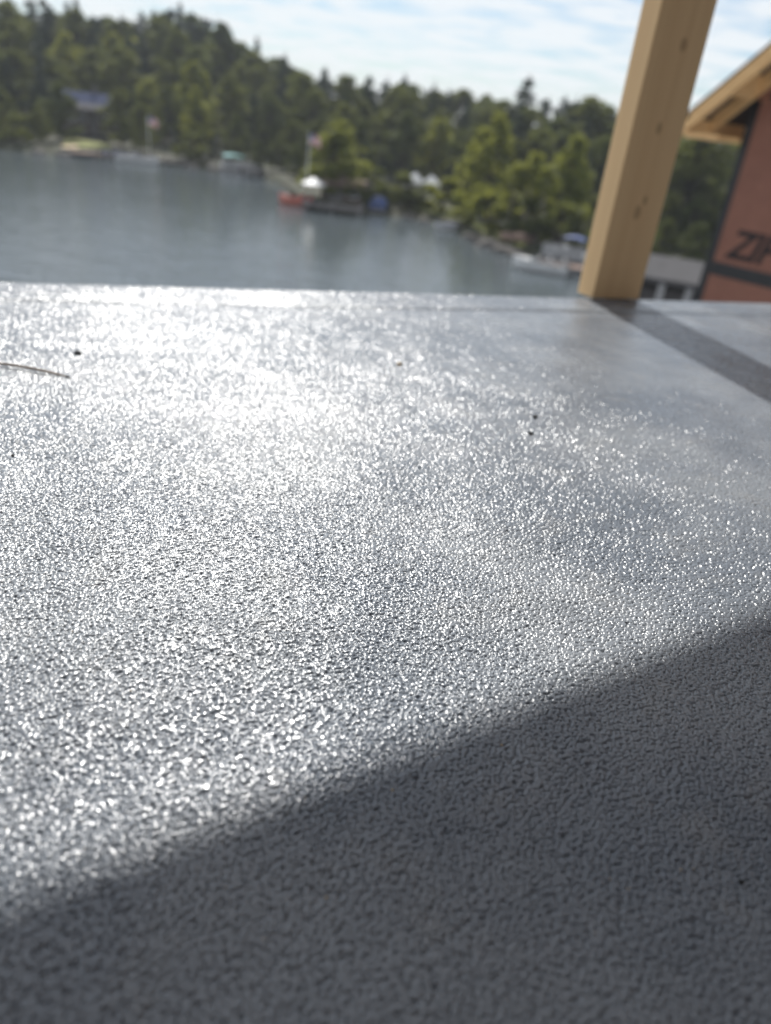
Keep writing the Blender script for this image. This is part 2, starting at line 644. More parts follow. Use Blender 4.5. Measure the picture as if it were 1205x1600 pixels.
# ------------------------------------------------------------------ porch roof overhead (out of view, it shades the near deck)
shA, shB = at_z(5, 1400, 0), at_z(1205, 945, 0)
off = Vector((sun_dir.x, sun_dir.y, 0)) / sun_dir.z * (ROOF_Z - 0.02)
ra, rb = shA + off, shB + off
ru = (rb - ra).normalized()
rn = Vector((-ru.y, ru.x, 0))
rc = (ra + rb) / 2
roof = empty('porch_roof', (rc.x, rc.y, ROOF_Z), math.atan2(ru.y, ru.x))
MB().box((-2.4, -0.038, -0.02), (2.4, 0.0, 0.215)).build('fascia', STUD, roof)
MB().box((-2.4, -0.0765, -0.018), (2.4, -0.0385, 0.213)).build('fascia', STUD, roof)
for i in range(8):
    x = -2.38 + i * 0.67
    MB().box((x, -4.8, 0.06), (x + 0.038, -0.077, 0.20)).build('rafter', STUD, roof)
MB().box((-2.4, -4.8, 0.202), (2.4, -1.15, 0.22)).build('sheathing', OSB, roof)  # boarding added out of view to darken shade and reflections on the near deck
bl = roof.matrix_basis.inverted() @ Vector((ARR.x, ARR.y, ROOF_Z))
bm_ = Matrix.Translation((bl.x, bl.y, 0)) @ Matrix.Rotation(E_ANG - roof.rotation_euler.z, 4, 'Z')
MB().box((-2.2, 0.0, 0.0), (1.4, 0.038, 0.059), M=bm_).build('beam', STUD, roof)
tag(roof, 'unseen lumber porch roof framing placed to shade the near deck', 'roof')

# ------------------------------------------------------------------ house wall behind the viewer, at the back of the deck
bw = empty('house_wall', (E0.x, E0.y, 0), E_ANG)
MB().box((-2.6, -2.76, -0.3), (2.6, -2.62, 2.1)).build('framing', STUD, bw)
for k in range(4):
    x = -2.6 + k * 1.3
    MB().box((x + 0.002, -2.619, -0.3), (x + 1.298, -2.607, 2.1)).build('sheathing_panel', SHEATH, bw)
tag(bw, 'red brown sheathed house wall at the back of the deck', 'wall')

# ------------------------------------------------------------------ house wing with sheathing on the right
HD = 7.0
hc = at_d(1127, 330, HD)
ha = math.radians(-51.6)
hu = Vector((math.cos(ha), math.sin(ha), 0))
hn = Vector((hu.y, -hu.x, 0))
house = empty('house_wing', (hc.x, hc.y, 0), ha)
# local x = u along the wall towards the viewer's right; the wall faces local -y
hz = lambda px, py: at_d(px, py, HD).z
EAVE = hz(1152, 226) + 0.29
SEAM = hz(1108, 416)
SL = 0.89
WL = 3.2


def top_at(u):
    return EAVE + 0.02 + SL * u


def hface(mb_, pts, y0, y1, mi=0):
    """prism over polygon (u, z), from local y0 to y1"""
    n = len(pts)
    vs_ = [(u, y0, z) for u, z in pts] + [(u, y1, z) for u, z in pts]
    fs_ = [tuple(range(n)), tuple(range(n, 2 * n))[::-1]] + [((k + 1) % n, k, n + k, n + (k + 1) % n) for k in range(n)]
    return mb_.add(vs_, fs_, mi)


BOT = -5.5
z1 = SEAM + 1.22
hface(MB(), [(0, BOT), (WL, BOT), (WL, top_at(WL)), (0, top_at(0))], 0.012, 0.14).build('wall', STUD, house)
hface(MB(), [(0, SEAM + 0.002), (WL, SEAM + 0.002), (WL, z1 - 0.002), (max(0.02, (z1 - 0.002 - top_at(0)) / SL), z1 - 0.002), (0, top_at(0))], 0, 0.0115).build('sheathing_panel', SHEATH, house)
hface(MB(), [((z1 + 0.002 - top_at(0)) / SL, z1 + 0.002), (WL, z1 + 0.002), (WL, top_at(WL))], 0, 0.0115).build('sheathing_panel', SHEATH, house)
hface(MB(), [(0, SEAM - 1.22), (WL, SEAM - 1.22), (WL, SEAM - 0.002), (0, SEAM - 0.002)], 0, 0.0115).build('sheathing_panel', SHEATH, house)
hface(MB(), [(0, BOT), (WL, BOT), (WL, SEAM - 1.224), (0, SEAM - 1.224)], 0, 0.0115).build('sheathing_panel', SHEATH, house)
TW = 0.052
hface(MB(), [(0.065, SEAM - TW), (WL, SEAM - TW), (WL, SEAM + TW), (0.065, SEAM + TW)], -0.003, -0.0005).build('seam_tape', TAPE, house)
hface(MB(), [(-0.004, BOT), (0.062, BOT), (0.062, EAVE + 0.02), (-0.004, EAVE + 0.02)], -0.0035, -0.0005).build('corner_tape', TAPE, house)
MB().box((-0.0045, -0.0035, BOT), (-0.001, 0.16, EAVE)).build('corner_tape', TAPE, house)
hface(MB(), [(0.13, EAVE + 0.02), (0.50, EAVE + 0.02 + 0.0), (0.50, EAVE + 0.13), (0.13, EAVE + 0.10)], -0.0035, -0.0005).build('tape_patch', TAPE, house)
# side wall going back from the corner
MB().box((0.001, 0.141, BOT), (0.14, 4.0, EAVE)).build('side_wall', SHEATH, house)
# roof framing at the rake: wall rafter, barge rafter, lookouts, eave board, deck boards
OV, EO = 0.34, 0.29
RH = 0.13


def sloped(mb_, u0, u1, y0, y1, dz0, dz1):
    hface(mb_, [(u0, top_at(u0) + dz0), (u1, top_at(u1) + dz0), (u1, top_at(u1) + dz1), (u0, top_at(u0) + dz1)], y0, y1)
    return mb_


sloped(MB(), -EO, WL, -0.042, -0.004, 0.0, RH).build('wall_rafter', STUD, house)
sloped(MB(), -EO, WL, -OV, -OV + 0.038, 0.0, RH).build('barge_rafter', STUD, house)
for k in range(8):
    u0 = -0.02 + k * 0.41
    sloped(MB(), u0, u0 + 0.05, -OV + 0.0385, -0.0425, 0.012, RH - 0.002).build('lookout', STUD, house)
hface(MB(), [(-EO - 0.038, top_at(-EO) - 0.03), (-EO - 0.001, top_at(-EO) - 0.03), (-EO - 0.001, top_at(-EO) + 0.09), (-EO - 0.038, top_at(-EO) + 0.06)], -OV, 3.9).build('eave_board', STUD, house)
MB().box((-EO, -OV + 0.002, top_at(-EO) - 0.045), (0.0, -OV + 0.040, top_at(-EO) - 0.008)).build('soffit_nailer', STUD, house)
MB().box((-EO, -0.043, top_at(-EO) - 0.045), (-0.006, -0.006, top_at(-EO) - 0.008)).build('soffit_nailer', STUD, house)
sloped(MB(), -EO - 0.05, WL, -OV - 0.01, 3.9, RH + 0.002, RH + 0.016).build('roof_deck', ROOFGREY, house)
# printed lettering on the sheathing
cu = bpy.data.curves.new('lettering', 'FONT')
cu.body = 'ZIP'
cu.size = 0.30
cu.shear = 0.25
cu.offset = 0.008
cu.space_character = 0.95
cu.extrude = 0.0006
tmp = bpy.data.objects.new('tmp', cu)
C.objects.link(tmp)
bpy.context.view_layer.update()
me = bpy.data.meshes.new_from_object(tmp.evaluated_get(bpy.context.evaluated_depsgraph_get()))
bpy.data.objects.remove(tmp)
me.materials.clear()
me.materials.append(INK)
let = bpy.data.objects.new('lettering', me)
C.objects.link(let)
let.parent = house
let.rotation_euler = (math.pi / 2, 0, 0)
let.location = (0.15, -0.0012, SEAM + 0.105)
tag(house, 'unfinished house wing with red brown sheathing, black taped seams and open rake framing', 'house')

# ------------------------------------------------------------------ trees
def crown_quads(centres, sizes, normals_bias=0.0):
    """one quad per leaf clump"""
    n = len(centres)
    c = np.asarray(centres)
    s = np.asarray(sizes)[:, None]
    a = rng.normal(size=(n, 3))
    a /= np.linalg.norm(a, axis=1)[:, None]
    b = rng.normal(size=(n, 3))
    b -= (b * a).sum(1)[:, None] * a
    b /= np.linalg.norm(b, axis=1)[:, None]
    asp = rng.uniform(0.5, 0.9, size=(n, 1))
    v = np.stack([c - a * s - b * s * asp * 0.4, c + b * s * asp, c + a * s + b * s * asp * 0.3, c - b * s * asp], axis=1).reshape(-1, 3)
    return v


def quads_mesh(name, v, mat):
    n = len(v) // 4
    me_ = bpy.data.meshes.new(name)
    me_.vertices.add(len(v))
    me_.vertices.foreach_set('co', v.astype(np.float32).ravel())
    me_.loops.add(len(v))
    me_.loops.foreach_set('vertex_index', np.arange(len(v), dtype=np.int32))
    me_.polygons.add(n)
    me_.polygons.foreach_set('loop_start', np.arange(0, len(v), 4, dtype=np.int32))
    me_.update()
    me_.validate()
    me_.materials.append(mat)
    return me_


def broad_tree_meshes(seed, H=14.0, W=10.0, leaf=None, base=0.14, count=62, per=95):
    r = np.random.default_rng(seed)
    t = MB()
    lean = r.normal(size=2) * 0.4
    tp = [(lean[0] * k * k, lean[1] * k * k, H * 0.72 * k) for k in np.linspace(0, 1, 6)]
    t.tube(tp, [0.24, 0.2, 0.17, 0.13, 0.09, 0.04], 7)
    cs, ss = [], []
    for i in range(count):
        u = r.uniform(0, 1)
        zz = base + (1 - base) * u
        prof = math.sin(math.pi * min(1, 0.16 + 0.84 * u) ** 0.85) ** 0.7 * r.uniform(0.75, 1.12)
        rad = W / 2 * prof * math.sqrt(r.uniform(0.15, 1))
        an = r.uniform(0, 2 * math.pi)
        cc = np.array([math.cos(an) * rad + lean[0] * u, math.sin(an) * rad + lean[1] * u, zz * H])
        br = r.uniform(0.6, 1.5) * min(1.0, H / 9.0)
        q = r.normal(size=(per, 3))
        q /= np.linalg.norm(q, axis=1)[:, None]
        q *= (r.uniform(0.2, 1, size=(per, 1)) ** 0.45) * np.array([br, br, br * 0.72])
        cs.append(cc + q)
        ss.append(r.uniform(0.17, 0.36, size=per))
        z0 = max(0.15, zz - 0.22) * H
        t.tube([(lean[0] * (z0 / H) ** 2, lean[1] * (z0 / H) ** 2, min(z0, H * 0.7)), tuple(cc * np.array([0.6, 0.6, 0.96])), tuple(cc)], [0.07, 0.045, 0.015], 4)
    v = crown_quads(np.concatenate(cs), np.concatenate(ss))
    return t.mesh('trunk'), quads_mesh('crown', v, leaf)


def pine_meshes(seed, H=18.0, W=8.0, base=0.16, gaps=0.15, spire=0.9):
    r = np.random.default_rng(seed)
    t = MB()
    tp = [(0, 0, 0), (0.1, 0.05, H * 0.5), (0.02, 0, H * 0.98)]
    t.tube(tp, [0.27, 0.17, 0.03], 7)
    cs, ss = [], []
    z = base * H
    while z < H * 0.985:
        u = (z / H - base) / (1 - base)
        L = W / 2 * ((1 - u) ** spire) * (0.85 + 0.15 * math.sin(u * 9)) + 0.25
        for k in range(r.integers(4, 7)):
            if r.uniform() < gaps:
                continue
            an = r.uniform(0, 2 * math.pi)
            l = L * r.uniform(0.55, 1.15)
            up = r.uniform(-0.08, 0.22) * l
            tip = np.array([math.cos(an) * l, math.sin(an) * l, z + up])
            root = np.array([0.03, 0, z])
            t.tube([tuple(root), tuple(root * 0.4 + tip * 0.6 + np.array([0, 0, -0.05 * l])), tuple(tip)], [0.05, 0.03, 0.01], 4)
            m = max(10, int(44 * l / 2.5))
            s = r.uniform(0.25, 1.05, size=m)[:, None]
            pts = root * (1 - s) + tip * s + r.normal(size=(m, 3)) * np.array([0.30, 0.30, 0.13]) * (0.4 + 0.22 * l)
            cs.append(pts)
            ss.append(r.uniform(0.2, 0.46, size=m))
        z += H * r.uniform(0.022, 0.042)
    cs.append(np.array([[0, 0, H]]) + r.normal(size=(14, 3)) * np.array([0.12, 0.12, 0.4]))
    ss.append(np.full(14, 0.18))
    v = crown_quads(np.concatenate(cs), np.concatenate(ss))
    return t.mesh('trunk'), quads_mesh('crown', v, PINE)


protos = {}
protos['broad'] = [(14.0,) + broad_tree_meshes(s, leaf=LEAF) for s in (1, 2, 3, 4)]
protos['lime'] = [(14.0,) + broad_tree_meshes(s, leaf=LIME, W=8.5) for s in (11, 12)]
protos['pine'] = [(18.0,) + pine_meshes(s, gaps=gp, spire=sp) for s, gp, sp in ((21, 0.12, 1.1), (22, 0.3, 0.75), (23, 0.2, 1.25), (24, 0.42, 0.65))]
protos['birch'] = [(14.0,) + broad_tree_meshes(s, leaf=LIME, W=5.0, base=0.4, count=20, per=80) for s in (31, 32)]
protos['bush'] = [(3.0,) + broad_tree_meshes(s, H=3.0, W=3.8, leaf=lf, base=0.12, count=12, per=90) for s, lf in ((41, LEAF), (42, LIME))]
for k, lst in protos.items():
    for (_, tm, cm) in lst:
        tm.materials.append(BIRCH if k == 'birch' else BARK)

TREE_NAME = {'broad': 'broadleaf_tree', 'lime': 'broadleaf_tree', 'pine': 'pine_tree', 'birch': 'birch_tree', 'bush': 'bush'}


def tree(kind, loc, H, label, group=None, var=None, widen=1.0):
    lst = protos[kind]
    h0, tm, cm = lst[random.randrange(len(lst)) if var is None else var % len(lst)]
    s = H / h0
    root = empty(TREE_NAME[kind], (loc.x, loc.y, loc.z - 0.12), random.uniform(0, 6.28))
    root.scale = (s * widen, s * widen, s)
    for nm, me_ in (('trunk', tm), ('crown', cm)):
        o = bpy.data.objects.new(nm, me_)
        C.objects.link(o)
        o.parent = root
    tag(root, label, 'bush' if kind == 'bush' else 'tree', group)
    return root


def tree_px(kind, px, ytop, t, label, group=None, var=None, widen=1.0):
    """a tree t metres behind the shore whose tip rises to a known height"""
    d = ray(px, ytop)
    az = math.atan2(d.x, d.y)
    R = shore_r(az) + t
    gz = ground_z(az, R)
    top = CAM_H + d.z / math.hypot(d.x, d.y) * R
    H = max(3.0, min(26.0, top - gz))
    return tree(kind, Vector((math.sin(az) * R, math.cos(az) * R, gz)), H, label, group, var, widen)


def zone(px):
    return ('above the far left shore' if px < 330 else 'above the mid shore' if px < 640 else
            'above the near cove' if px < 960 else 'behind the house wing')


# rows from the skyline down to the water
rows = [  # t behind shore, fraction of height up to the skyline, spacing px, pine share
    (72, 0.98, 42, 0.5), (58, 1.00, 40, 0.6), (49, 0.92, 44, 0.45), (40, 0.82, 46, 0.4), (30, 0.70, 46, 0.38), (21, 0.58, 48, 0.3), (13, 0.45, 52, 0.25), (6, 0.30, 62, 0.2)]
for ri, (t, fr, sp, ps) in enumerate(rows):
    px = -170 + ri * 13
    while px < 1330:
        ysk = lerp_tab(sky_px, px)
        ysh = lerp_tab(shore_px, px)
        pine = random.random() < ps
        yt = ysh + (ysk - ysh) * (fr + random.uniform(-0.09, 0.09))
        if ri <= 1:
            yt = ysk + random.uniform(-2, 16) + (0 if pine else 6)
        if ri >= 6 and (60 < px < 200 or 470 < px < 745 or (ri == 7 and 750 < px < 860)):
            px += sp
            continue
        if ri == 5 and (70 < px < 190 or 600 < px < 700):
            px += sp
            continue
        kind = 'pine' if pine else ('lime' if random.random() < 0.14 and 1 < ri < 7 else 'broad')
        desc = {'pine': 'dark pine', 'broad': 'green leafy tree', 'lime': 'yellow green leafy tree'}[kind]
        where = ('at the top of the wood ', 'on the wooded skyline ', 'in the upper wood ', 'in the upper wood ', 'in the middle of the wood ', 'in the middle of the wood ',
                 'in the lower wood ', 'at the water edge ')[ri]
        lab = desc + ' ' + where + zone(px)
        tree_px(kind, px, yt, t + random.uniform(-3.5, 3.5), lab, desc + 's ' + where + zone(px), widen=random.uniform(0.9, 1.25))
        px += sp * random.uniform(0.5, 1.15)
# skyline pines that stand out
for px, yt, var, wd, lab in (
        (118, -4, 0, 1.0, 'tall pine breaking the skyline over the far left cottage'),
        (190, 22, 2, 0.9, 'slim pine in the dip of the left skyline'),
        (268, 12, 1, 1.5, 'broad ragged pine with sky gaps through its crown'),
        (300, 20, 3, 1.3, 'gappy pine just right of the broadest skyline pine'),
        (352, 45, 2, 0.9, 'narrow pine at the end of the high left ridge'),
        (402, 56, 0, 0.7, 'lone thin spire pine left of the sloping skyline'),
        (447, 84, 2, 0.8, 'small spire pine where the skyline starts to slope'),
        (634, 117, 0, 1.1, 'round topped dark pine in the middle of the skyline'),
        (680, 126, 2, 0.7, 'small pointed pine right of the round topped one'),
        (828, 118, 1, 1.2, 'bushy pine standing clear of the skyline above the cove'),
        (903, 150, 2, 0.6, 'tiny pointed pine on the skyline beside the post')):
    tree_px('pine', px, yt, 56, lab, 'single pines on the skyline', var, wd)
tree_px('broad', 92, 128, 11, 'leafy tree left of the far cottage', None, 0, 1.1)
tree_px('broad', 186, 140, 10, 'leafy tree right of the far cottage', None, 1, 1.1)
tree_px('broad', 1072, 182, 22, 'leafy tree between the post and the eave of the house wing', None, 2, 1.2)
tree_px('broad', 1105, 190, 16, 'leafy tree under the eave beside the house wing corner', None, 3, 1.2)
# bright trees near the water
tree_px('lime', 527, 188, 3.5, 'rounded yellow green tree at the tip of the point', None, 0, 1.6)
tree_px('lime', 545, 232, 7, 'lower yellow green tree just behind the tip of the point', None, 1, 1.0)
tree_px('lime', 778, 178, 9, 'tall yellow green tree rising over the cove', None, 1, 0.8)
tree_px('lime', 752, 205, 13, 'yellow green tree leaning left of the tallest one over the cove', None, 0, 0.8)
tree_px('lime', 905, 215, 8, 'yellow green tree just left of the lumber post', None, 1, 0.8)
tree_px('birch', 812, 250, 3, 'slender pale trunked birch left in a clump by the cove', None, 0)
tree_px('birch', 838, 235, 4, 'slender pale trunked birch in the middle of the clump by the cove', None, 1)
tree_px('birch', 862, 255, 3, 'slender pale trunked birch right in the clump by the cove', None, 0)
for i, (px, yt, t, var, lab) in enumerate((
        (690, 322, 4, 1, 'low yellow green bush above the blue boats'),
        (738, 330, 2.5, 1, 'spreading yellow green bush at the corner of the cove'),
        (765, 350, 2.0, 1, 'yellow green bush overhanging the dark bank'),
        (640, 312, 3, 0, 'dark bush beside the blue tarpaulin'),
        (615, 305, 4, 0, 'dark bush behind the blue tarpaulin'),
        (575, 300, 3, 0, 'dark bush left of the blue tarpaulin'),
        (20, 212, 3, 0, 'dark bush on the far left bank'),
        (300, 246, 3, 0, 'dark bush between the far flag and the turquoise canopy'),
        (800, 362, 5, 1, 'yellow green bush behind the upturned canoe'),
        (835, 375, 4, 0, 'dark bush right of the upturned canoe'),
        (870, 380, 3, 0, 'dark bush behind the blue canopy'),
        (925, 385, 3, 0, 'dark bush on the bank beside the post'))):
    tree_px('bush', px, yt, t, lab, 'bushes along the shore', var, 1.2)

# ------------------------------------------------------------------ things on the far shore
def copy_tree_obj(o, parent=None):
    c = o.copy()
    C.objects.link(c)
    c.parent = parent
    for ch in o.children:
        copy_tree_obj(ch, c)
    return c


def face_cam(loc):
    return math.atan2(loc.x, loc.y) * -1.0      # local -y looks at the viewer


def cottage(loc, rz, W, D, Hh, name, label, roof_m, wall_m, porch=True):
    c = empty(name, loc, rz)
    MB().box((-W / 2, 0, -0.8), (W / 2, D, Hh)).build('wall', wall_m, c)
    rr = MB()
    rise = D * 0.34
    e = 0.45
    for sgn in (0, 1):
        y0, y1 = (-e, D / 2) if sgn == 0 else (D + e, D / 2)
        z0 = Hh - 0.1
        rr.add([(-W / 2 - e, y0, z0), (W / 2 + e, y0, z0), (W / 2 + e, y1, Hh + rise), (-W / 2 - e, y1, Hh + rise),
                (-W / 2 - e, y0, z0 + 0.16), (W / 2 + e, y0, z0 + 0.16), (W / 2 + e, y1, Hh + rise + 0.16), (-W / 2 - e, y1, Hh + rise + 0.16)],
               [(0, 1, 2, 3), (4, 5, 6, 7), (0, 1, 5, 4), (1, 2, 6, 5), (2, 3, 7, 6), (3, 0, 4, 7)])
    rf = rr.build('roof', roof_m, c)
    MB().box((W * 0.2, D * 0.5, Hh + rise - 0.6), (W * 0.2 + 0.6, D * 0.5 + 0.6, Hh + rise + 0.9)).build('chimney', ROCKM, rf)
    gb = MB()
    for x in (-W / 2 + 0.002, W / 2 - 0.122):
        gb.add([(x, 0, Hh), (x, D, Hh), (x, D / 2, Hh + rise), (x + 0.12, 0, Hh), (x + 0.12, D, Hh), (x + 0.12, D / 2, Hh + rise)],
               [(0, 1, 2), (3, 5, 4), (0, 1, 4, 3), (1, 2, 5, 4), (2, 0, 3, 5)])
    gb.build('gable', wall_m, c)
    for i in range(4):
        x = -W / 2 + W * (i + 0.5) / 4
        if i == 2:
            MB().box((x - 0.45, -0.06, -0.1), (x + 0.45, -0.005, 2.0)).build('door', GREYWOOD, c)
        else:
            w = MB().box((x - 0.55, -0.06, 0.9), (x + 0.55, -0.004, 2.1)).build('window', WHITEP, c)
            MB().box((x - 0.47, -0.068, 0.98), (x - 0.03, -0.061, 2.02)).build('pane', GLASS, w)
            MB().box((x + 0.03, -0.068, 0.98), (x + 0.47, -0.061, 2.02)).build('pane', GLASS, w)
    if porch:
        pz = 2.5
        MB().add([(-W / 2, -2.6, pz), (W / 2, -2.6, pz), (W / 2, -0.1, pz + 0.6), (-W / 2, -0.1, pz + 0.6),
                  (-W / 2, -2.6, pz + 0.15), (W / 2, -2.6, pz + 0.15), (W / 2, -0.1, pz + 0.75), (-W / 2, -0.1, pz + 0.75)],
                 [(0, 1, 2, 3), (4, 5, 6, 7), (0, 1, 5, 4), (1, 2, 6, 5), (2, 3, 7, 6), (3, 0, 4, 7)]).build('porch_roof', ROOFGREY, c)
        for i in range(4):
            x = -W / 2 + 0.2 + (W - 0.4) * i / 3
            MB().box((x - 0.09, -2.45, -0.9), (x + 0.09, -2.27, pz + 0.04)).build('porch_post', GREYWOOD, c)
        MB().box((-W / 2, -2.55, -0.35), (W / 2, -0.01, -0.15)).build('porch_floor', GREYWOOD, c)
    tag(c, label, 'house')
    return c


def ground_loc(px, py, dist, dz=0.0):
    P = at_d(px, py, dist)
    az = math.atan2(P.x, P.y)
    P.z = ground_z(az, math.hypot(P.x, P.y)) + dz
    return P


L, az = on_shore(138, 200, 18)
cottage(L + Vector((0, 0, 0.5)), -az + 0.1, 5.6, 5.0, 2.7, 'cottage', 'slate blue roofed cottage with porch above the far left lawn', ROOFBLUE, SIDING)

def patch(name, pxs, t0, t1, mat, label, dz=0.06):
    m = MB()
    n = len(pxs)
    vs_, K = [], 6
    for px in pxs:
        for k in range(K + 1):
            P, a_ = on_shore(px, 230, t0 + (t1 - t0) * k / K)
            vs_.append((P.x, P.y, P.z + dz))
    m.add(vs_, [(i * (K + 1) + k, (i + 1) * (K + 1) + k, (i + 1) * (K + 1) + k + 1, i * (K + 1) + k + 1) for i in range(n - 1) for k in range(K)], smooth=True)
    o = m.build(name, mat)
    tag(o, label, None, kind='structure')
    return o


patch('lawn', list(range(100, 176, 8)), 2.4, 11.5, LAWN, 'sunlit lawn in front of the far left cottage', 0.12)
patch('beach', list(range(97, 122, 6)), 1.5, 3.6, SAND, 'pale sand strip at the left end of the lawn', 0.2)
patch('lawn', list(range(640, 860, 10)), 1.2, 7.0, LAWN, 'sunlit grass bank behind the blue boats', 0.12)


def flag(px, py_base, t, H, label, w=1.7, h=1.0):
    P, az_ = on_shore(px, py_base, t)
    f = empty('flag', P, -az_)
    MB().tube([(0, 0, -0.4), (0, 0, H)], [0.05, 0.035], 8).build('pole', WHITEP, f)
    MB().tube([(0, 0, H), (0, 0, H + 0.12)], [0.07, 0.02], 8).build('finial', METAL, f)
    m = MB()
    NX = 14
    vs_ = []
    for r_ in range(14):
        for i in range(NX + 1):
            u = i / NX
            vs_.append((0.05 + u * w * 0.8, 0.16 * math.sin(u * 7) * u, H - 0.08 - h * r_ / 13 - 0.35 * u * u))
    for r_ in range(13):
        for i in range(NX):
            a_ = r_ * (NX + 1) + i
            mi = 2 if (r_ < 7 and i < NX * 0.42) else (0 if r_ % 2 == 0 else 1)
            m.add([vs_[a_], vs_[a_ + 1], vs_[a_ + NX + 2], vs_[a_ + NX + 1]], [(0, 1, 2, 3)], mi)
    m.build('cloth', [RED, WHITEP, NAVY], f)
    tag(f, label, 'flag')


flag(234, 245, 1.0, 4.6, 'striped flag on a pole by the far left dock', 1.3, 0.9)
flag(479, 300, 2.0, 5.3, 'striped flag on a pole at the tip of the point', 1.2, 0.8)


def dock(P, rz, Ln, Wd, mat, label, hgt=0.55, n_plank=None):
    d = empty('dock', (P.x, P.y, WZ), rz)
    n = n_plank or max(4, int(Ln / 0.3))
    pl = MB().box((-0.5 * Ln / n + 0.012, -Wd / 2, hgt - 0.05), (0.5 * Ln / n - 0.012, Wd / 2, hgt)).mesh('plank')
    pl.materials.append(mat)
    for i in range(n):
        o = bpy.data.objects.new('plank', pl)
        C.objects.link(o)
        o.parent = d
        o.location = (-Ln / 2 + (i + 0.5) * Ln / n, 0, random.uniform(-0.008, 0.008))
    for s in (-1, 1):
        MB().box((-Ln / 2, s * Wd * 0.47 - 0.04, hgt - 0.25), (Ln / 2, s * Wd * 0.47 + 0.04, hgt - 0.07)).build('beam', GREYWOOD, d)
        for k in range(3):
            x = -Ln / 2 + 0.3 + (Ln - 0.6) * k / 2
            MB().tube([(x, s * Wd * 0.51, -0.9), (x, s * Wd * 0.51, hgt + 0.35)], 0.08, 7).build('pile', GREYWOOD, d)
    tag(d, label, 'dock')
    return d


def hull_rings(Ln, Wd, Hh, draft=0.25, n=12, full=0.55):
    rings = []
    for i in range(n + 1):
        u = i / n                            # 0 stern, 1 bow
        w = Wd / 2 * (1 - max(0, (u - full) / (1 - full)) ** 2.1)
        w = max(w, 0.02)
        sheer = Hh * (1 + 0.28 * u * u)
        keel = -draft * (1 - max(0, (u - 0.7) / 0.3) ** 2 * 1.6)
        x = (u - 0.5) * Ln
        rings.append([Vector((x, -w, sheer)), Vector((x, -w * 0.92, sheer * 0.45)), Vector((x, -w * 0.72, 0.02)), Vector((x, 0, keel)),
                      Vector((x, w * 0.72, 0.02)), Vector((x, w * 0.92, sheer * 0.45)), Vector((x, w, sheer))])
    return rings


